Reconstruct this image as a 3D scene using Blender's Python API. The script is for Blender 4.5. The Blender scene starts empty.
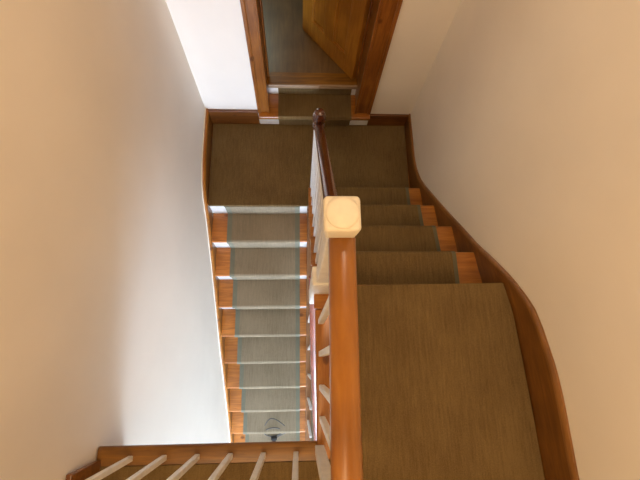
import bpy, bmesh, math, random
from mathutils import Vector, Matrix
random.seed(4)
C = bpy.context.scene.collection
sc = bpy.context.scene
sc.view_settings.view_transform = 'Standard'
sc.view_settings.look = 'None'
sc.view_settings.exposure = 0.0

# ------------------------------------------------------------------ helpers
def interp(tab, y):
    if y <= tab[0][0]: return tab[0][1]
    for (a, va), (b, vb) in zip(tab, tab[1:]):
        if y <= b: return va + (vb - va) * (y - a) / (b - a)
    return tab[-1][1]
def smooth(t):
    t = max(0.0, min(1.0, t)); return t * t * (3 - 2 * t)

def box(bm, x0, x1, y0, y1, z0, z1, bev=0.0, seg=2):
    r = bmesh.ops.create_cube(bm, size=1.0)
    vs = r['verts']
    for v in vs:
        v.co = Vector(((x0 + x1) / 2 + v.co.x * (x1 - x0), (y0 + y1) / 2 + v.co.y * (y1 - y0), (z0 + z1) / 2 + v.co.z * (z1 - z0)))
    if bev > 0:
        es = list({e for v in vs for e in v.link_edges})
        bmesh.ops.bevel(bm, geom=es, offset=bev, segments=seg, profile=0.5, affect='EDGES')
    return bm

def prism_x(bm, prof, x0, x1):
    """closed (y,z) outline extruded along x; x0/x1 may be functions of y"""
    f0 = x0 if callable(x0) else (lambda y: x0)
    f1 = x1 if callable(x1) else (lambda y: x1)
    a = [bm.verts.new((f0(y), y, z)) for y, z in prof]
    b = [bm.verts.new((f1(y), y, z)) for y, z in prof]
    n = len(prof)
    for i in range(n):
        bm.faces.new((a[i], a[(i + 1) % n], b[(i + 1) % n], b[i]))
    bm.faces.new(a[::-1]); bm.faces.new(b)
    bmesh.ops.recalc_face_normals(bm, faces=bm.faces)
    return bm

def sweep(bm, pts, prof, up=Vector((0, 0, 1))):
    """closed 2-D profile (side, up) swept along pts with mitred joints"""
    pts = [Vector(p) for p in pts]; rings = []
    for i, p in enumerate(pts):
        d0 = (pts[i] - pts[i - 1]).normalized() if i > 0 else None
        d1 = (pts[i + 1] - pts[i]).normalized() if i < len(pts) - 1 else None
        d = ((d0 or d1) + (d1 or d0)).normalized()
        k = 1.0
        s = d.cross(up).normalized()
        if d0 is not None and d1 is not None:
            k = 1.0 / max(0.4, d.dot(d1))
        u = s.cross(d).normalized()
        hor = abs((d0 or d1).z - (d1 or d0).z) < 1e-3
        rings.append([bm.verts.new(p + s * a * (k if hor else 1) + u * b * (1 if hor else k)) for a, b in prof])
    n = len(prof)
    for r0, r1 in zip(rings, rings[1:]):
        for j in range(n):
            bm.faces.new((r0[j], r0[(j + 1) % n], r1[(j + 1) % n], r1[j]))
    bm.faces.new(rings[0][::-1]); bm.faces.new(rings[-1])
    bmesh.ops.recalc_face_normals(bm, faces=bm.faces)
    return bm

def lathe(bm, x, y, prof, n=24):
    rings = []
    for r, z in prof:
        rings.append([bm.verts.new((x + r * math.cos(2 * math.pi * i / n), y + r * math.sin(2 * math.pi * i / n), z)) for i in range(n)])
    for a, b in zip(rings, rings[1:]):
        for i in range(n):
            bm.faces.new((a[i], a[(i + 1) % n], b[(i + 1) % n], b[i]))
    bm.faces.new(rings[0][::-1]); bm.faces.new(rings[-1])
    bmesh.ops.recalc_face_normals(bm, faces=bm.faces)
    return bm

def obj(name, bm, m, parent=None, smoothed=False):
    me = bpy.data.meshes.new(name); bm.to_mesh(me); bm.free()
    if smoothed:
        for p in me.polygons: p.use_smooth = True
        try: me.set_sharp_from_angle(angle=math.radians(40))
        except Exception: pass
    me.materials.append(m)
    o = bpy.data.objects.new(name, me); C.objects.link(o)
    if parent is not None:
        o.parent = parent
        q = parent; off = Vector((0, 0, 0))
        while q is not None:
            off += q.location; q = q.parent
        o.location = -off
    return o
def tag(o, label, cat, group=None, kind=None):
    o['label'] = label; o['category'] = cat
    if group: o['group'] = group
    if kind: o['kind'] = kind
    return o
def thing(name, label, cat, loc, group=None):
    o = bpy.data.objects.new(name, None); C.objects.link(o)
    o.location = loc; o.empty_display_size = .05
    return tag(o, label, cat, group)
def struct(name, bm, m, label, cat, smoothed=False):
    o = obj(name, bm, m, None, smoothed); tag(o, label, cat, None, 'structure'); return o

# ---------------------------------------------------------------- materials
def mat(name):
    m = bpy.data.materials.new(name); m.use_nodes = True
    nt = m.node_tree; b = nt.nodes['Principled BSDF']
    return m, nt, b
def N(nt, t, **kw):
    n = nt.nodes.new(t)
    for k, v in kw.items():
        if k in n.inputs: n.inputs[k].default_value = v
        else: setattr(n, k, v)
    return n
def ramp(nt, stops):
    r = nt.nodes.new('ShaderNodeValToRGB'); e = r.color_ramp.elements
    e[0].position, e[0].color = stops[0][0], (*stops[0][1], 1)
    e[1].position, e[1].color = stops[-1][0], (*stops[-1][1], 1)
    for p, c in stops[1:-1]:
        q = e.new(p); q.color = (*c, 1)
    return r
def wood(name, light, dark, axis='X', rough=.3, knots=True, coat=.3, grain=1.0):
    m, nt, b = mat(name); L = nt.links
    tc = N(nt, 'ShaderNodeNewGeometry')
    mp = N(nt, 'ShaderNodeMapping')
    s = {'X': (1.2, 14, 14), 'Y': (14, 1.2, 14), 'Z': (14, 14, 1.2)}[axis]
    mp.inputs['Scale'].default_value = [k * grain for k in s]
    L.new(tc.outputs['Position'], mp.inputs['Vector'])
    n1 = N(nt, 'ShaderNodeTexNoise', Scale=3.0, Detail=5.0, Roughness=.6, Distortion=1.2)
    L.new(mp.outputs[0], n1.inputs['Vector'])
    n2 = N(nt, 'ShaderNodeTexNoise', Scale=5.0, Detail=2.0)
    L.new(tc.outputs['Position'], n2.inputs['Vector'])
    mid = tuple((a + c) / 2 for a, c in zip(light, dark))
    r = ramp(nt, [(.3, dark), (.5, mid), (.68, light)])
    L.new(n1.outputs['Fac'], r.inputs[0])
    r2 = ramp(nt, [(.35, (.72, .68, .64)), (.65, (1.08, 1.08, 1.05))])
    L.new(n2.outputs['Fac'], r2.inputs[0])
    mx = N(nt, 'ShaderNodeMix', data_type='RGBA', blend_type='MULTIPLY'); mx.inputs[0].default_value = .8
    L.new(r.outputs[0], mx.inputs[6]); L.new(r2.outputs[0], mx.inputs[7])
    out = mx.outputs[2]
    if knots:
        mp2 = N(nt, 'ShaderNodeMapping'); mp2.inputs['Scale'].default_value = {'X': (6, 9, 9), 'Y': (9, 6, 9), 'Z': (9, 9, 6)}[axis]
        L.new(tc.outputs['Position'], mp2.inputs['Vector'])
        v = N(nt, 'ShaderNodeTexVoronoi', Scale=1.0); L.new(mp2.outputs[0], v.inputs['Vector'])
        r3 = ramp(nt, [(.0, (.20, .12, .07)), (.09, (.35, .24, .16)), (.15, (1, 1, 1))])
        L.new(v.outputs['Distance'], r3.inputs[0])
        mk = N(nt, 'ShaderNodeMix', data_type='RGBA', blend_type='MULTIPLY'); mk.inputs[0].default_value = .8
        L.new(out, mk.inputs[6]); L.new(r3.outputs[0], mk.inputs[7]); out = mk.outputs[2]
    L.new(out, b.inputs['Base Color'])
    b.inputs['Roughness'].default_value = rough
    b.inputs['Coat Weight'].default_value = coat; b.inputs['Coat Roughness'].default_value = .18
    bp = N(nt, 'ShaderNodeBump', Strength=.08, Distance=.002); L.new(n1.outputs['Fac'], bp.inputs['Height'])
    L.new(bp.outputs[0], b.inputs['Normal'])
    return m
def carpet(name, c0, c1):
    m, nt, b = mat(name); L = nt.links
    tc = N(nt, 'ShaderNodeNewGeometry')
    mp = N(nt, 'ShaderNodeMapping'); mp.inputs['Scale'].default_value = (110, 9, 9)
    L.new(tc.outputs['Position'], mp.inputs['Vector'])
    n1 = N(nt, 'ShaderNodeTexNoise', Scale=1.0, Detail=3.0, Roughness=.7); L.new(mp.outputs[0], n1.inputs['Vector'])
    n2 = N(nt, 'ShaderNodeTexNoise', Scale=260.0, Detail=2.0); L.new(tc.outputs['Position'], n2.inputs['Vector'])
    n3 = N(nt, 'ShaderNodeTexNoise', Scale=4.0, Detail=3.0); L.new(tc.outputs['Position'], n3.inputs['Vector'])
    a = N(nt, 'ShaderNodeMath', operation='ADD'); L.new(n1.outputs['Fac'], a.inputs[0]); L.new(n2.outputs['Fac'], a.inputs[1])
    a2 = N(nt, 'ShaderNodeMath', operation='ADD'); L.new(a.outputs[0], a2.inputs[0]); L.new(n3.outputs['Fac'], a2.inputs[1])
    d = N(nt, 'ShaderNodeMath', operation='DIVIDE'); d.inputs[1].default_value = 3.0; L.new(a2.outputs[0], d.inputs[0])
    r = ramp(nt, [(.38, c0), (.62, c1)]); L.new(d.outputs[0], r.inputs[0])
    L.new(r.outputs[0], b.inputs['Base Color'])
    b.inputs['Roughness'].default_value = .95; b.inputs['Specular IOR Level'].default_value = .1
    bp = N(nt, 'ShaderNodeBump', Strength=.35, Distance=.003); L.new(a.outputs[0], bp.inputs['Height'])
    L.new(bp.outputs[0], b.inputs['Normal'])
    return m
def plaster(name, col, var=.03, rough=.75):
    m, nt, b = mat(name); L = nt.links
    tc = N(nt, 'ShaderNodeNewGeometry')
    n1 = N(nt, 'ShaderNodeTexNoise', Scale=2.5, Detail=4.0); L.new(tc.outputs['Position'], n1.inputs['Vector'])
    r = ramp(nt, [(.3, tuple(c * (1 - var) for c in col)), (.7, tuple(min(1, c * (1 + var)) for c in col))])
    L.new(n1.outputs['Fac'], r.inputs[0]); L.new(r.outputs[0], b.inputs['Base Color'])
    n2 = N(nt, 'ShaderNodeTexNoise', Scale=9.0, Detail=5.0); L.new(tc.outputs['Position'], n2.inputs['Vector'])
    bp = N(nt, 'ShaderNodeBump', Strength=.12, Distance=.01); L.new(n2.outputs['Fac'], bp.inputs['Height'])
    L.new(bp.outputs[0], b.inputs['Normal'])
    b.inputs['Roughness'].default_value = rough
    return m
def plain(name, col, rough=.5, metal=0.0, coat=0.0):
    m, nt, b = mat(name); L = nt.links
    tc = N(nt, 'ShaderNodeNewGeometry')
    n1 = N(nt, 'ShaderNodeTexNoise', Scale=30.0, Detail=3.0); L.new(tc.outputs['Position'], n1.inputs['Vector'])
    r = ramp(nt, [(.3, tuple(c * .93 for c in col)), (.7, tuple(min(1, c * 1.05) for c in col))])
    L.new(n1.outputs['Fac'], r.inputs[0]); L.new(r.outputs[0], b.inputs['Base Color'])
    b.inputs['Roughness'].default_value = rough; b.inputs['Metallic'].default_value = metal
    b.inputs['Coat Weight'].default_value = coat
    return m

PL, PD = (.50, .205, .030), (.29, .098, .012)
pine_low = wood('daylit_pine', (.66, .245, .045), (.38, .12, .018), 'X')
edge_wood = wood('landing_edge_wood', (.31, .14, .010), (.16, .062, .005), 'X', rough=.4, coat=.15)
pineX = wood('pine_grain_across', PL, PD, 'X')
pineY = wood('pine_grain_lengthwise', PL, PD, 'Y')
pineZ = wood('pine_grain_upright', (.34, .125, .020), (.17, .052, .008), 'Z')
skirt_mat = wood('skirting_wood', (.22, .088, .014), (.12, .042, .007), 'Y', rough=.35)
skirtX = wood('skirting_wood_across', (.22, .078, .012), (.11, .033, .006), 'X', rough=.35)
rail_mat = wood('varnished_rail_wood', (.32, .125, .012), (.25, .085, .007), 'Y', rough=.28, knots=False, coat=.5)
rail_dark = wood('dark_rail_wood', (.11, .035, .016), (.06, .017, .010), 'Y', rough=.2, knots=False, coat=.6)
door_mat = wood('door_pine', (.46, .20, .022), (.32, .12, .010), 'Z', knots=False, rough=.35, coat=.3)
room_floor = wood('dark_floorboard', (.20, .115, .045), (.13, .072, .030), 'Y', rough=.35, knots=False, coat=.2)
brown = carpet('brown_carpet', (.118, .076, .031), (.198, .136, .058))
brown_run = carpet('runner_carpet', (.22, .18, .118), (.335, .275, .19))
teal = plain('carpet_binding', (.20, .20, .145), .9)
cream_wall = plaster('cream_plaster', (.86, .81, .73))
ceil_mat = plaster('ceiling_paint', (.8, .78, .74))
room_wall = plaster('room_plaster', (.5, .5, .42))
white = plain('white_gloss_paint', (.80, .80, .78), .3)
baluster_paint = plain('cream_baluster_paint', (.84, .82, .75), .4)
cap_paint = plain('cream_cap_paint', (.82, .76, .60), .45)
black = plain('black_plastic', (.015, .015, .018), .4)
grey_wire = plain('grey_wire', (.08, .085, .09), .5)
brass = plain('brass', (.6, .42, .15), .3, 1.0)
steel = plain('pale_steel', (.75, .75, .72), .35, .6)

# -------------------------------------------------------------- dimensions
R_ = .1903                       # riser
GO, GR = .2071, .195             # goings: lower and upper flight
Y1 = 1.043                      # nosing of half landing, lower flight
Y6 = .319                        # nosing of landing at top of upper flight
ZL = 5 * R_                      # landing level
YF = 1.69                        # far wall plaster
YB = -.291                       # front edge of landing over the well
XS = .070                        # side edge of landing over the well
ZH = -11 * R_                    # hall floor
CEIL = 3.35; BACK = -2.1; HB = -5.0
XR = [(-5.5, .985), (-1.5, .965), (-.45, .953), (-.2, .943), (.04, .930), (.2, .919), (.31, .897), (.355, .887), (.43, .874), (.52, .862), (.715, .839), (.9, .818), (1.09, .800), (1.3, .790), (1.75, .786), (4, .786)]
xr = lambda y: interp(XR, y)
ZTR = [(-5.5, 1.165), (-.35, 1.162), (-.125, 1.168), (-.03, 1.163), (.03, 1.150), (.107, 1.135), (.182, 1.112), (.246, 1.080), (.301, 1.044), (.365, .995), (.444, .915), (.542, .802), (.658, .690), (.785, .560), (.9, .448), (1.0, .350), (1.083, .270), (1.161, .200), (1.25, .155), (1.35, .135), (1.75, .133)]
ZTL = [(-5.5, ZH + .12), (-1.28, ZH + .12), (-.9, -1.78), (-.301, -1.235), (.113, -.83), (.474, -.512), (.795, -.225), (.93, -.09), (1.0, -.01), (1.06, .065), (1.15, .125), (1.26, .155), (1.37, .165), (1.75, .165)]
def flare(y, z):
    return .123 * smooth((1.0 - y) / 1.25) * smooth((z + .1) / 1.0)
def xl(y, z): return -.637 - flare(y, z)
def nosL(k): return Y1 - k * GO          # lower flight, k = 0..10
def nosR(j): return Y6 + (5 - j) * GR    # upper flight, j = 1..5

# ------------------------------------------------------------------ setting
# left wall, gently bulging plaster
bm = bmesh.new()
ys = [HB + (5.2 - 0) * 0 + i * (YF + .12 - HB) / 52 for i in range(53)]
zs = [ZH + i * (CEIL - ZH) / 44 for i in range(45)]
g = [[bm.verts.new((xl(y, z), y, z)) for z in zs] for y in ys]
for i in range(52):
    for j in range(44):
        bm.faces.new((g[i][j], g[i + 1][j], g[i + 1][j + 1], g[i][j + 1]))
g2 = [[bm.verts.new((-.95, y, z)) for z in (ZH, CEIL)] for y in (HB, YF + .12)]
bm.faces.new((g2[0][0], g2[0][1], g2[1][1], g2[1][0]))
bmesh.ops.recalc_face_normals(bm, faces=bm.faces)
struct('wall_left', bm, cream_wall, 'cream plaster wall running down the left side of the stairwell', 'wall', True)
# right wall
bm = bmesh.new()
prof = [(y, 0) for y in [HB, -1.5, -.9, -.6, -.45, -.32, -.2, -.08, .04, .12, .2, .26, .31, .35, .43, .52, .62, .715, .8, .9, 1.0, 1.09, 1.2, 1.3, 1.5, YF + .12]]
a = [bm.verts.new((xr(y) + .0125, y, ZH)) for y, _ in prof]
b_ = [bm.verts.new((xr(y) + .0125, y, CEIL)) for y, _ in prof]
c_ = [bm.verts.new((1.2, y, ZH)) for y, _ in prof]; d_ = [bm.verts.new((1.2, y, CEIL)) for y, _ in prof]
for i in range(len(prof) - 1):
    bm.faces.new((a[i], a[i + 1], b_[i + 1], b_[i])); bm.faces.new((c_[i], d_[i], d_[i + 1], c_[i + 1]))
    bm.faces.new((b_[i], b_[i + 1], d_[i + 1], d_[i])); bm.faces.new((a[i], c_[i], c_[i + 1], a[i + 1]))
bmesh.ops.recalc_face_normals(bm, faces=bm.faces)
struct('wall_right', bm, cream_wall, 'cream plaster wall curving along the right side of the upper steps', 'wall', True)
# far wall with door opening
DX0, DX1 = -.227, .425            # plaster opening
DTOP = 2.30
bm = bmesh.new()
box(bm, -.95, DX0, YF, YF + .12, ZH, CEIL)
box(bm, DX1, 1.2, YF, YF + .12, ZH, CEIL)
box(bm, DX0, DX1, YF, YF + .12, DTOP, CEIL)
box(bm, DX0, DX1, YF, YF + .12, ZH, -.02)
struct('wall_far', bm, cream_wall, 'white plaster end wall around the open doorway', 'wall')
bm = bmesh.new(); box(bm, -.95, 1.2, HB - .1, HB, ZH, ZL - .26)
struct('wall_hall_back', bm, cream_wall, 'hall wall at the foot of the stairs below the landing', 'wall')
bm = bmesh.new(); box(bm, -.95, 1.2, BACK - .1, BACK, ZL - .02, CEIL)
struct('wall_back', bm, cream_wall, 'landing wall behind the viewer', 'wall')
bm = bmesh.new(); box(bm, -.95, 1.2, HB, YF + .12, CEIL, CEIL + .1)
struct('ceiling', bm, ceil_mat, 'white ceiling above the stairwell', 'ceiling')
bm = bmesh.new(); box(bm, -.95, 1.2, HB, YF + .12, ZH - .1, ZH)
struct('floor_hall', bm, brown_run, 'hall floor at the foot of the stairs', 'floor')
# half landing
bm = bmesh.new()
box(bm, -.70, .10, Y1 + .02, YF + .01, -.16, -.014)
box(bm, .10, .86, nosR(1) - .02, YF + .01, -.16, -.014)
struct('floor_half_landing', bm, pineX, 'wooden floor of the half landing below the doorway', 'floor')
# upper landing slab with ceiling below
bm = bmesh.new()
XF = XS + .022
box(bm, -.90, 1.0, BACK - .1, YB - .06, ZL - .24, ZL - .028)
box(bm, XF, 1.0, YB - .06, Y6 - .025, ZL - .24, ZL - .028)
box(bm, -.90, 1.0, HB, BACK - .1, ZL - .24, ZL - .028)
struct('floor_landing', bm, ceil_mat, 'upper landing floor that wraps round two sides of the stairwell', 'floor')
# landing edge timber (nosing boards + fascia)
t = thing('landing_edging', 'varnished pine nosing board edging the landing above the stairwell', 'edging', (0, YB, ZL - .24))
def nose_profile(front, back, ztop, th, sgn):
    """outline in (y,z): rounded nosing at 'front', running to 'back'"""
    r = th / 2; pts = []
    for i in range(7):
        an = math.pi / 2 - i * math.pi / 6
        pts.append((front - sgn * r + sgn * r * math.cos(an), ztop - r + r * math.sin(an)))
    pts.append((back, ztop - th)); pts.append((back, ztop))
    return pts
bm = bmesh.new(); prism_x(bm, nose_profile(YB, YB - .068, ZL, .028, 1), lambda y: -.755, XS)
obj('nosing_board', bm, edge_wood, t, True)
bm = bmesh.new(); box(bm, XS, XS + .085, YB - .068, Y6 - .102, ZL - .028, ZL, .008, 3)
obj('nosing_board', bm, pineY, t, True)
bm = bmesh.new(); box(bm, -.755, XS + .02, YB - .068, YB - .050, ZL - .245, ZL - .027, .002)
obj('fascia', bm, pineX, t)
bm = bmesh.new(); box(bm, XS + .012, XS + .030, YB - .066, Y6 - .02, ZL - .245, ZL - .027, .002)
obj('fascia', bm, pineY, t)
# far room
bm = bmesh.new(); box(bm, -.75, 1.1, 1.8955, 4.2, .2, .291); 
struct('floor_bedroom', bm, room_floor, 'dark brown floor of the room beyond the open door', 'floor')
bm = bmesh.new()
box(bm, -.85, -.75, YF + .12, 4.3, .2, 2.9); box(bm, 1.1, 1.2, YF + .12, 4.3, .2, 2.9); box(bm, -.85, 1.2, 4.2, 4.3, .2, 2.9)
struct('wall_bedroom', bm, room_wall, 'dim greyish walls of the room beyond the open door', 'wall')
bm = bmesh.new(); box(bm, -.85, 1.2, YF + .12, 4.3, 2.9, 3.0)
struct('ceiling_bedroom', bm, ceil_mat, 'ceiling of the room beyond the door', 'ceiling')

# ------------------------------------------------------------ skirting boards
def ribbon(name, path, ftop, fbot, th, side, m, m2, label, cat):
    """board following a wall: path of (x,y) face positions; side=+1 wall on +x"""
    bm = bmesh.new(); rows = []
    for x, y in path:
        z1, z0 = ftop(y), fbot(y)
        rows.append([bm.verts.new(c) for c in ((x, y, z0), (x, y, z1 - .026), (x + side * th, y, z1 - .026), (x + side * th, y, z0))])
    for r0, r1 in zip(rows, rows[1:]):
        for j in range(4): bm.faces.new((r0[j], r0[(j + 1) % 4], r1[(j + 1) % 4], r1[j]))
    bm.faces.new(rows[0]); bm.faces.new(rows[-1][::-1])
    bmesh.ops.recalc_face_normals(bm, faces=bm.faces)
    o = struct(name, bm, m, label, cat, True)
    bm = bmesh.new(); rows = []
    for x, y in path:
        z1 = ftop(y)
        rows.append([bm.verts.new(c) for c in ((x - side * .003, y, z1 - .028), (x - side * .0035, y, z1 - .016), (x - side * .001, y, z1 - .008), (x + side * .004, y, z1), (x + side * th, y, z1), (x + side * th, y, z1 - .028))])
    for r0, r1 in zip(rows, rows[1:]):
        for j in range(6): bm.faces.new((r0[j], r0[(j + 1) % 6], r1[(j + 1) % 6], r1[j]))
    bm.faces.new(rows[0]); bm.faces.new(rows[-1][::-1])
    bmesh.ops.recalc_face_normals(bm, faces=bm.faces)
    obj('bead', bm, m2, o, True)
    return o
bead_mat = wood('bead_wood', (.30, .14, .04), (.20, .085, .02), 'Y', rough=.3, knots=False, coat=.5)
yy = [HB + .05, -2.0, -1.0, -.6] + [-.45 + i * .04 for i in range(int((1.675 + .45) / .04) + 1)] + [1.69]
def zb_r(y):
    if y < Y6: return ZL - .03
    if y > 1.1: return -.02
    return max(-.02, ZL * (1.1 - y) / (1.1 - Y6) - .22)
ribbon('baseboard_right', [(xr(y), y) for y in [q for q in yy if q > BACK]], lambda y: interp(ZTR, y), zb_r, .0115, 1, skirt_mat, bead_mat,
       'orange-brown skirting board sweeping up the right wall beside the upper steps', 'skirting')
def zb_l(y):
    if y > 1.0: return -.16
    return max(ZH + .001, interp(ZTL, y) - .30)
def xfl(y): return -.617
ribbon('baseboard_left', [(xfl(y), y) for y in yy], lambda y: interp(ZTL, y), zb_l, .019, -1, skirt_mat, pineY,
       'narrow pine skirting running down the left wall beside the lower steps', 'skirting')
bl = bpy.data.objects['baseboard_left']
bm = bmesh.new(); rows = []
for y in yy:
    z1 = interp(ZTL, y) + .001
    rows.append([bm.verts.new(c) for c in ((-.631, y, z1 - .012), (-.6305, y, z1 + .005), (-.637 - flare(y, z1) - .002, y, z1 + .005), (-.637 - flare(y, z1) - .002, y, z1 - .012))])
for r0, r1 in zip(rows, rows[1:]):
    for j in range(4): bm.faces.new((r0[j], r0[(j + 1) % 4], r1[(j + 1) % 4], r1[j]))
bm.faces.new(rows[0]); bm.faces.new(rows[-1][::-1])
bmesh.ops.recalc_face_normals(bm, faces=bm.faces)
obj('paint_line', bm, plain('pale_paint', (.8, .74, .62), .4), bl)
bm = bmesh.new()
zt = .165
box(bm, -.617, -.279, YF - .018, YF - .0005, -.013, .158, .003)
struct('baseboard_far', bm, skirtX, 'short pine skirting board at the end wall, left of the doorway', 'skirting')
bm = bmesh.new(); box(bm, .508, .785, YF - .018, YF - .0005, -.013, .128, .003)
struct('baseboard_far', bm, skirtX, 'short dark pine skirting board at the end wall, right of the doorway', 'skirting')
bm = bmesh.new()
# landing left skirting starting behind the nosing board
box(bm, -.757, -.738, BACK + .01, YB - .045, ZL - .02, ZL + .215, .004)
struct('baseboard_landing', bm, skirtX, 'dark brown skirting board at the left end of the landing edge', 'skirting')

# ---------------------------------------------------------------- staircases
def tread_prof(front, back, z, sgn, th=.022):
    return nose_profile(front, back, z, th, sgn)
lower = thing('lower_staircase', 'varnished pine steps with white risers descending between left wall and banister', 'staircase', (-.29, nosL(10), ZH))
XLW, XLE = -.616, .063
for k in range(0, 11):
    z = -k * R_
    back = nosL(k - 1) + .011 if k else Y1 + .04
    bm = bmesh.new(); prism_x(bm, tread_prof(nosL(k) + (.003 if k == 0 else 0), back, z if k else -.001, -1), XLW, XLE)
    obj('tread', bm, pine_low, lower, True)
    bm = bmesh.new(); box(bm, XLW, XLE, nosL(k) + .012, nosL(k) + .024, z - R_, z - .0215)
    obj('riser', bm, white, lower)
def slope_board(x0, x1, ya, za, yb, zb, depth):
    bm = bmesh.new()
    return prism_x(bm, [(ya, za), (yb, zb), (yb, zb - depth), (ya, za - depth)], x0, x1)
sl = R_ / GO
bm = slope_board(.064, .112, Y1 + .0, -.06, nosL(10) - .05, -10 * R_ - .05 * sl - .03, .26)
obj('outer_string', bm, plain('dull_string_wood', (.17, .07, .02), .9), lower)

upper = thing('upper_staircase', 'dim carpeted pine steps rising beside the right wall to the landing', 'staircase', (.45, nosR(1), -.01))
XUL = .078
for j in range(1, 6):
    z = j * R_
    back = nosR(j + 1) - .02 if j < 5 else Y6 - .10
    bm = bmesh.new(); prism_x(bm, tread_prof(nosR(j), back, z, 1), XUL - .012, lambda y: xr(y) - .001)
    obj('tread', bm, pineX, upper, True)
    bm = bmesh.new(); box(bm, XUL + .015, xr(nosR(j)) - .004, nosR(j) - .034, nosR(j) - .022, z - R_ + .001, z - .0215)
    obj('riser', bm, pineX, upper)
# cut outer string: saw-tooth top, sloping bottom
prof = []
for j in range(1, 6):
    prof.append((nosR(j) - .022, (j - 1) * R_ - .01 if j > 1 else -.16)); prof.append((nosR(j) - .022, j * R_ - .03))
prof.append((Y6 - .03, 5 * R_ - .03)); prof.append((Y6 - .03, 5 * R_ - .27)); prof.append((nosR(1) - .1, -.22)); prof.append((nosR(1) - .022, -.22))
bm = bmesh.new()
a = [(y, z) for y, z in prof]
prism_x(bm, a, XUL - .0, XUL + .022)
obj('outer_string', bm, pineY, upper)
bm = bmesh.new()
prism_x(bm, [(nosR(1) - .05, -.20), (nosR(1) - .1, -.22), (Y6 - .03, ZL - .27), (Y6 - .03, ZL - .25)], XUL + .01, .88)
obj('soffit', bm, ceil_mat, upper)

# ------------------------------------------------------------------- carpets
def strip(bm, prof, x0, x1, th):
    """open (y,z) polyline thickened along its normal"""
    n = len(prof); top = []
    for i, (y, z) in enumerate(prof):
        p0 = prof[max(0, i - 1)]; p1 = prof[min(n - 1, i + 1)]
        dy, dz = p1[0] - p0[0], p1[1] - p0[1]; L = math.hypot(dy, dz) or 1
        top.append((y + strip.s * (-dz / L) * th, z + strip.s * (dy / L) * th))
    f0 = x0 if callable(x0) else (lambda y: x0)
    f1 = x1 if callable(x1) else (lambda y: x1)
    rows = [[bm.verts.new((f0(a[0]), *a)), bm.verts.new((f0(a[0]), *b)), bm.verts.new((f1(a[0]), *b)), bm.verts.new((f1(a[0]), *a))] for a, b in zip(prof, top)]
    for r0, r1 in zip(rows, rows[1:]):
        for j in range(4): bm.faces.new((r0[j], r0[(j + 1) % 4], r1[(j + 1) % 4], r1[j]))
    bm.faces.new(rows[0]); bm.faces.new(rows[-1][::-1])
    bmesh.ops.recalc_face_normals(bm, faces=bm.faces)
    return bm
def run_down(k0, k1):
    """surface of the lower flight, from the nosing of step k0 down"""
    p = []
    for k in range(k0, k1 + 1):
        z = -k * R_; f = nosL(k)
        if k > k0 or True:
            pass
        if k > k0: p += [(f + .012, z + .0005), (f + .004, z - .003)]
        p += [(f - .0005, z - .011), (f + .003, z - .022), (f + .0115, z - .026), (f + .0115, z - R_ + .006), (f + .006, z - R_ + .0005)]
    return p
strip.s = -1
prof = run_down(0, 10)
CLx, CRx = -.509, .011
runner = thing('lower_stair_runner', 'grey-brown stair runner with teal bound edges on the lower steps', 'stair carpet', (-.25, nosL(10), ZH))
bm = bmesh.new(); strip(bm, prof, CLx + .034, CRx - .034, .006); obj('pile', bm, brown_run, runner)
for a0, a1 in ((CLx, CLx + .034), (CRx - .034, CRx)):
    bm = bmesh.new(); strip(bm, prof, a0, a1, .0065); obj('binding', bm, teal, runner)
# half landing carpet (one piece, wraps the first nosing)
bm = bmesh.new()
box(bm, -.612, .085, Y1 - .002, YF - .019, -.016, .006, .004)
box(bm, .085, .783, nosR(1) - .026, YF - .019, -.013, .006, .003)
tag(obj('half_landing_carpet', bm, brown), 'plain brown carpet covering the half landing in front of the doorway', 'carpet')
# upper flight runner
p = [(nosR(1) + .03, .0065)]
p = []
for j in range(1, 6):
    z = j * R_; f = nosR(j)
    p += [(f - .017, z - R_ + (.0065 if j == 1 else .0005)), (f - .0215, z - R_ + .008), (f - .0215, z - .034), (f - .006, z - .028), (f + .0005, z - .015), (f - .004, z - .004), (f - .014, z + .0005)]
p.append((Y6 - .05, ZL + .0005))
strip.s = -1
def cut_right(y): return .7285 + interp([(.2, .046), (.523, .0415), (.715, .019), (.904, .003), (1.09, -.006)], y)
u = thing('upper_stair_runner', 'brown stair runner on the steps climbing beside the right wall', 'stair carpet', (.45, nosR(1), .006))
pp = [(q[0], q[1]) for q in p if q[1] < ZL - .005]
bm = bmesh.new(); strip(bm, pp, XUL + .06, lambda y: cut_right(y) - .02, .006); obj('pile', bm, brown, u)
bm = bmesh.new(); strip(bm, pp, lambda y: cut_right(y) - .02, cut_right, .0065); obj('binding', bm, plain('olive_binding', (.13, .12, .07), .9), u)
# landing carpet: L shaped, follows the skirting
bm = bmesh.new()
edge = [y for y in yy if BACK + .01 < y < Y6 - .02] 
edge = [BACK + .01] + edge + [Y6 + .003]
outline = [(xr(y) - .004, y) for y in edge] + [(XS + .086, Y6 - .006), (XS + .086, YB - .069), (-.737, YB - .069), (-.737, BACK + .01)]
lo = [bm.verts.new((x, y, ZL - .027)) for x, y in outline]; hi = [bm.verts.new((x, y, ZL + .007)) for x, y in outline]
bm.faces.new(hi); bm.faces.new(lo[::-1])
for i in range(len(outline)):
    q = (i + 1) % len(outline); bm.faces.new((lo[i], lo[q], hi[q], hi[i]))
bmesh.ops.recalc_face_normals(bm, faces=bm.faces)
bmesh.ops.triangulate(bm, faces=[f for f in bm.faces if len(f.verts) > 4])
tag(obj('landing_carpet', bm, brown), 'plain brown carpet covering the upper landing at right and foreground', 'carpet')

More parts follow.
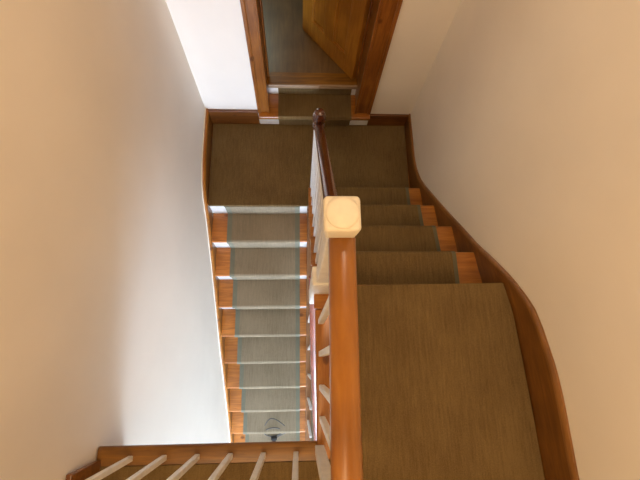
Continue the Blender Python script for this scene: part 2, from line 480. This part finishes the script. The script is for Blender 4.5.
# ------------------------------------------------------------------- doorway
SY = 1.635
step = thing('doorway_step', 'pine doorway step with white riser ends below the open door', 'step', (.11, SY, 0))
bm = bmesh.new(); box(bm, -.272, .503, SY, 1.835, .122, .152, .006, 2); obj('tread', bm, pineX, step)
bm = bmesh.new(); box(bm, -.272, .503, SY + .036, SY + .05, .0065, .122); obj('riser', bm, white, step)
bm = bmesh.new(); box(bm, DX0 + .022, DX1 - .022, 1.822, 1.836, .1525, .262); obj('riser', bm, white, step)
bm = bmesh.new(); box(bm, DX0 + .022, DX1 - .022, 1.79, 1.803, .262, .293, .003, 2); obj('threshold', bm, plain('worn_threshold', (.36, .24, .14), .4), step)
bm = bmesh.new(); box(bm, DX0 + .022, DX1 - .022, 1.8035, 1.895, .263, .2915, .001); obj('floor_glow_strip', bm, edge_wood, step)  # orange strip added to stand in for the reflected glow on the floor
SP = [(SY + .035, .0075), (SY + .035, .118), (SY + .006, .122), (SY - .001, .137), (SY + .006, .1525), (1.821, .1525), (1.821, .259)]
strip.s = -1
bm = bmesh.new(); strip(bm, [(y, z) for y, z in SP], -.137, .372, -.006)
tag(obj('doorway_step_carpet', bm, brown), 'narrow brown carpet strip running up over the doorway step', 'carpet')
def frame_part(name, x0, x1, y0, y1, z0, z1, par, m=pineZ, bev=.004):
    bm = bmesh.new(); box(bm, x0, x1, y0, y1, z0, z1, bev); return obj(name, bm, m, par)
tr = bpy.data.objects.new('trim_1', None); C.objects.link(tr); tr.location = (.11, YF, .152)
tag(tr, 'orange pine door frame with moulded architraves around the doorway', 'door frame', None, 'structure')
for s, xo, xi in ((-1, -.277, -.198), (1, .505, .395)):
    a0, a1 = min(xo, xi), max(xo, xi)
    bm = bmesh.new()
    box(bm, a0, a1, YF - .016, YF - .0005, .153, DTOP + .06, .003)
    if s < 0: box(bm, a0, a0 + .022, YF - .027, YF - .015, .153, DTOP + .06, .005); box(bm, a1 - .014, a1, YF - .021, YF - .015, .153, DTOP + .06, .003)
    else: box(bm, a1 - .022, a1, YF - .027, YF - .015, .153, DTOP + .06, .005); box(bm, a0, a0 + .014, YF - .021, YF - .015, .153, DTOP + .06, .003)
    obj('architrave', bm, pineZ, tr)
frame_part('architrave', -.277, .505, YF - .02, YF - .0005, DTOP - .01, DTOP + .07, tr, pineX)
frame_part('jamb', DX0 + .0005, DX0 + .022, YF, 1.88, .153, DTOP, tr)
frame_part('jamb', DX1 - .022, DX1 - .0005, YF, 1.88, .153, DTOP, tr)
frame_part('stop', DX0 + .022, DX0 + .034, 1.845, 1.88, .305, DTOP, tr)
frame_part('stop', DX1 - .034, DX1 - .022, 1.845, 1.88, .305, DTOP, tr)
frame_part('strike_plate', DX0 + .0225, DX0 + .026, 1.835, 1.875, 1.15, 1.32, tr, steel, .001)
# door leaf
dr = bpy.data.objects.new('door_1', None); C.objects.link(dr)
dr.location = (.392, 1.862, .297); dr.rotation_euler = (0, 0, math.radians(129))
tag(dr, 'golden pine panelled door standing open into the room beyond', 'door', None, 'structure')
def dpart(name, x0, x1, z0, z1, y0=0, y1=.036, bev=.003, m=door_mat, par=None):
    bm = bmesh.new(); box(bm, x0, x1, y0, y1, z0, z1, bev)
    me = bpy.data.meshes.new(name); bm.to_mesh(me); bm.free(); me.materials.append(m)
    o = bpy.data.objects.new(name, me); C.objects.link(o); o.parent = par or dr; return o
W = .53; Hd = 1.93
dpart('stile', 0, .095, 0, Hd); dpart('stile', W - .095, W, 0, Hd)
dpart('rail', .095, W - .095, 0, .15); dpart('rail', .095, W - .095, .78, .94); dpart('rail', .095, W - .095, Hd - .1, Hd)
dpart('muntin', W / 2 - .04, W / 2 + .04, .15, .78); dpart('muntin', W / 2 - .04, W / 2 + .04, .94, Hd - .1)
for x0, x1 in ((.095, W / 2 - .04), (W / 2 + .04, W - .095)):
    for z0, z1 in ((.15, .78), (.94, Hd - .1)):
        dpart('panel', x0, x1, z0, z1, .010, .022, 0)
        for e in ((x0, x0 + .012, z0, z1), (x1 - .012, x1, z0, z1), (x0 + .012, x1 - .012, z0, z0 + .012), (x0 + .012, x1 - .012, z1 - .012, z1)):
            dpart('panel_moulding', *e, .021, .034, .005)
for yk in (-.045, .081):
    bm = bmesh.new(); bmesh.ops.create_uvsphere(bm, u_segments=16, v_segments=10, radius=.026)
    for v in bm.verts: v.co = Vector((v.co.x + W - .05, v.co.y * .7 + yk, v.co.z + .86))
    bmesh.ops.create_cone(bm, cap_ends=True, segments=12, radius1=.009, radius2=.009, depth=.04, matrix=Matrix.Translation((W - .05, (yk + (.0 if yk < 0 else .036)) / 2, .86)) @ Matrix.Rotation(math.pi / 2, 4, 'X'))
    me = bpy.data.meshes.new('knob'); bm.to_mesh(me); bm.free(); me.materials.append(brass)
    o = bpy.data.objects.new('knob', me); C.objects.link(o); o.parent = dr

# --------------------------------------------------------------- balustrades
def rail_profile(w, h):
    """rounded handrail section, top at 0"""
    pts = []
    n = 14
    for i in range(n + 1):
        an = math.pi * i / n
        pts.append((w / 2 * math.cos(an) * (1.0), -h * .5 + h * .5 * math.sin(an) ** .75 if 0 < i < n else -h * .5))
    pts += [(-w / 2 * .92, -h * .72), (-w * .30, -h), (w * .30, -h), (w / 2 * .92, -h * .72)]
    return pts
def baluster(par, x, y, z0, z1, w=.024, m=baluster_paint, z1b=None):
    bm = bmesh.new(); box(bm, x - w / 2, x + w / 2, y - w / 2, y + w / 2, z0, z1, .003, 2)
    return obj('baluster', bm, m, par)
# newel at the head of the upper flight
NX, NY = .0985, .320
nw = thing('newel_post', 'white newel post with cream square cap at the near end of handrail', 'newel post', (NX, NY, .62))
bm = bmesh.new(); box(bm, NX - .03, NX + .03, NY - .03, NY + .03, .62, 1.79, .006, 2); obj('shaft', bm, baluster_paint, nw)
bm = bmesh.new(); box(bm, NX - .046, NX + .036, NY - .04, NY + .036, .63, 1.16, .008, 3); obj('base_block', bm, baluster_paint, nw, True)
bm = bmesh.new(); lathe(bm, NX, NY, [(.012, .56), (.028, .575), (.033, .60), (.028, .62)], 20); obj('drop', bm, white, nw, True)
bm = bmesh.new(); box(bm, NX - .0365, NX + .0365, NY - .037, NY + .037, 1.782, 1.800, .005, 3); obj('collar', bm, cap_paint, nw, True)
bm = bmesh.new(); box(bm, NX - .0420, NX + .0420, NY - .0425, NY + .0425, 1.796, 1.860, .011, 4)
for v in bm.verts:
    if v.co.z < 1.81: v.co.x = NX + (v.co.x - NX) * .93; v.co.y = NY + (v.co.y - NY) * .95
cap = obj('cap', bm, cap_paint, nw, True)
bm = bmesh.new(); lathe(bm, NX, NY, [(.0385, 1.855), (.0385, 1.8615), (.0365, 1.8645), (.030, 1.8665), (.016, 1.8685), (.004, 1.869)], 40); obj('rosette', bm, cap_paint, cap, True)
# newel at the half landing
HX, HY = .100, 1.112
hn = thing('newel_post', 'slim white newel post with dark round knob before the doorway step', 'newel post', (HX, HY, .007))
bm = bmesh.new(); box(bm, HX - .022, HX + .022, HY - .022, HY + .022, .007, .90, .005, 2); obj('shaft', bm, white, hn)
bm = bmesh.new(); lathe(bm, HX, HY, [(.020, .895), (.030, .905), (.030, .925), (.022, .94), (.027, .955), (.031, .975), (.032, .99), (.028, 1.012), (.022, 1.03), (.008, 1.037)], 24); obj('knob', bm, rail_dark, hn, True)
# corner newel of the landing
CX, CY = .081, -.322
cn = thing('newel_post', 'cream square corner post where the two landing banisters meet in foreground', 'newel post', (CX, CY, ZL))
bm = bmesh.new(); box(bm, CX - .018, CX + .018, CY - .018, CY + .018, ZL + .001, 1.76, .004, 2); obj('shaft', bm, baluster_paint, cn)

# upper flight banister
ub = thing('stair_banister', 'dark handrail and white balusters sloping up to the cream-capped newel', 'banister', (.09, .7, .2))
def zru(y): return 1.715 - (y - .34) * .985
bm = bmesh.new(); sweep(bm, [(.098, .352, zru(.352)), (.099, 1.085, zru(1.085))], rail_profile(.045, .045)); obj('handrail', bm, rail_dark, ub, True)
for j in range(1, 5):
    for fr in ((.3, .8) if j > 1 else (.35, .85)):
        y = nosR(j) - GR * fr + .01
        if y < .37: continue
        baluster(ub, .093, y, j * R_ + .001, zru(y) - .045, .024, white)
# landing side banister (big rail towards the viewer)
sb = thing('landing_banister', 'broad orange varnished handrail running toward the viewer above short cream balusters', 'banister', (.09, 0, ZL))
bm = bmesh.new(); sweep(bm, [(.1065, .290, 1.782), (.104, .1, 1.790), (.100, -.1, 1.803), (.098, -.24, 1.812), (.097, -.312, 1.815)], rail_profile(.0665, .058)); obj('handrail', bm, rail_mat, sb, True)
for y in (.165, .035, -.095, -.212): baluster(sb, .093, y, ZL + .001, 1.745, .022)
# landing front banister
fb = thing('landing_banister', 'row of slender cream balusters across the foreground landing edge', 'banister', (-.32, -.32, ZL))
bm = bmesh.new(); sweep(bm, [(.1305, -.334, 1.815), (-.757, -.334, 1.815)], rail_profile(.0665, .058)); obj('handrail', bm, rail_mat, fb, True)
for x in (-.631, -.506, -.383, -.259, -.1345, -.0105):
    baluster(fb, x, -.334, ZL + .001, 1.765, .0195)
# lower flight banister, dying into the underside of the upper string
lb = thing('stair_banister', 'reddish polished handrail of the lower steps glimpsed beside the landing edge', 'banister', (.09, -.3, -1.3))
def zrl(y): return .945 - sl * (1.11 - y)
bm = bmesh.new(); sweep(bm, [(.096, .46, zrl(.46)), (.101, .30, zrl(.30)), (.111, .0, zrl(0)), (.128, -.3, zrl(-.3)), (.141, -.52, zrl(-.52)), (.145, -.78, zrl(-.78))], rail_profile(.071, .050)); obj('handrail', bm, wood('red_rail_wood', (.30, .07, .035), (.20, .04, .022), 'Y', rough=.22, knots=False, coat=.7), lb, True)
for k in range(1, 9):
    for fr in (.5,):
        y = nosL(k) + GO * fr
        if y > .36: continue
        zt = zrl(y) - .042
        if y > .5:                       # under the upper flight: stops at its string
            zt = (Y6 - y) * R_ / GR + ZL - .30
        zb = -(Y1 - y) * sl - .055
        if zt - zb < .08: continue
        xb = interp([(-.8, .08), (-.3, .078), (.3, .076), (1, .075)], y)
        baluster(lb, xb + .008, y, zb, zt, .018, white)
bn = thing('newel_post', 'white newel post at the foot of the lower steps, mostly hidden', 'newel post', (.125, -.86, -10 * R_))
bm = bmesh.new(); box(bm, .09, .16, -.90, -.83, ZH + .002, -.86, .006, 2); obj('shaft', bm, white, bn)
bm = bmesh.new(); lathe(bm, .125, -.865, [(.03, -.865), (.05, -.85), (.05, -.82), (.035, -.80), (.01, -.79)], 20); obj('cap', bm, rail_dark, bn, True)

# ---------------------------------------------------------- cable on the step
cb = thing('coiled_cable', 'thin looped cable with black plug lying on the lowest visible steps', 'cable', (-.23, -.63, -9 * R_ + .01))
crv = bpy.data.curves.new('loop', 'CURVE'); crv.dimensions = '3D'; crv.bevel_depth = .0036; crv.bevel_resolution = 2
zt9 = -9 * R_ + .010; zt8 = -8 * R_ + .010
pts = [(-.235, -.70, zt9), (-.20, -.665, zt9 + .01), (-.12, -.645, zt9 + .03), (-.09, -.60, zt9 + .10), (-.13, -.55, zt8 + .02), (-.20, -.50, zt8 + .008), (-.26, -.48, zt8 + .006), (-.30, -.52, zt8 + .008), (-.33, -.585, zt8 - .02), (-.335, -.63, zt9 + .06), (-.31, -.66, zt9 + .004), (-.25, -.675, zt9 + .003), (-.18, -.655, zt9 + .006), (-.13, -.61, zt9 + .12), (-.17, -.575, zt8 + .012), (-.24, -.56, zt8 + .008), (-.30, -.585, zt8 + .0)]
sp = crv.splines.new('NURBS'); sp.points.add(len(pts) - 1)
for q, co in zip(sp.points, pts): q.co = (*co, 1)
sp.order_u = 4; sp.use_endpoint_u = True
tmp = bpy.data.objects.new('tmp', crv); C.objects.link(tmp)
bpy.context.view_layer.update()
me = bpy.data.meshes.new_from_object(tmp.evaluated_get(bpy.context.evaluated_depsgraph_get()))
bpy.data.objects.remove(tmp)
me.materials.clear(); me.materials.append(grey_wire)
o = bpy.data.objects.new('loop', me); C.objects.link(o); o.parent = cb; o.location = -cb.location
bm = bmesh.new(); box(bm, -.252, -.218, -.76, -.695, zt9 - .004, zt9 + .022, .006, 2); box(bm, -.262, -.208, -.70, -.672, zt9 - .004, zt9 + .030, .006, 2)
obj('plug', bm, black, cb, True)

# -------------------------------------------------------------------- lights
def area(name, loc, direction, sx, sy, power, col, spread=math.pi):
    l = bpy.data.lights.new(name, 'AREA'); l.shape = 'RECTANGLE'; l.size = sx; l.size_y = sy
    l.energy = power; l.color = col; l.spread = spread
    o = bpy.data.objects.new(name, l); C.objects.link(o); o.location = loc
    o.rotation_euler = Vector(direction).to_track_quat('-Z', 'Y').to_euler(); return o
area('landing_ceiling_light', (-.15, -.85, 3.1), (.68, .30, -1), .95, 1.2, 27.5, (1.0, .655, .345))
area('half_landing_fill', (.35, 1.0, 3.25), (0, .1, -1), .5, .5, 9, (1.0, .72, .50))  # unseen fill lamp added to lift the half landing and far walls
area('hall_daylight', (-.30, -4.7, -.95), (0, 1, .22), 1.1, 1.9, 410, (.60, .745, 1.0))
area('bedroom_daylight', (-.55, 3.2, 1.6), (.5, -.6, -.5), .6, .8, 6.0, (.80, .95, .80))
w = bpy.data.worlds.new('world'); sc.world = w; w.use_nodes = True
w.node_tree.nodes['Background'].inputs[0].default_value = (.9, .8, .7, 1); w.node_tree.nodes['Background'].inputs[1].default_value = .15

# -------------------------------------------------------------------- camera
cam = bpy.data.cameras.new('camera'); co = bpy.data.objects.new('camera', cam); C.objects.link(co)
F = 424.3453
cam.sensor_width = 36; cam.sensor_fit = 'HORIZONTAL'; cam.lens = F / 640 * 36; cam.clip_start = .02
RX = Matrix.Rotation(.2825, 4, 'X'); RY = Matrix.Rotation(-.0486, 4, 'Y'); RZ = Matrix.Rotation(-.0159, 4, 'Z')
co.matrix_world = Matrix.Translation((0, 0, 2.7447)) @ RZ @ RY @ RX
sc.camera = co
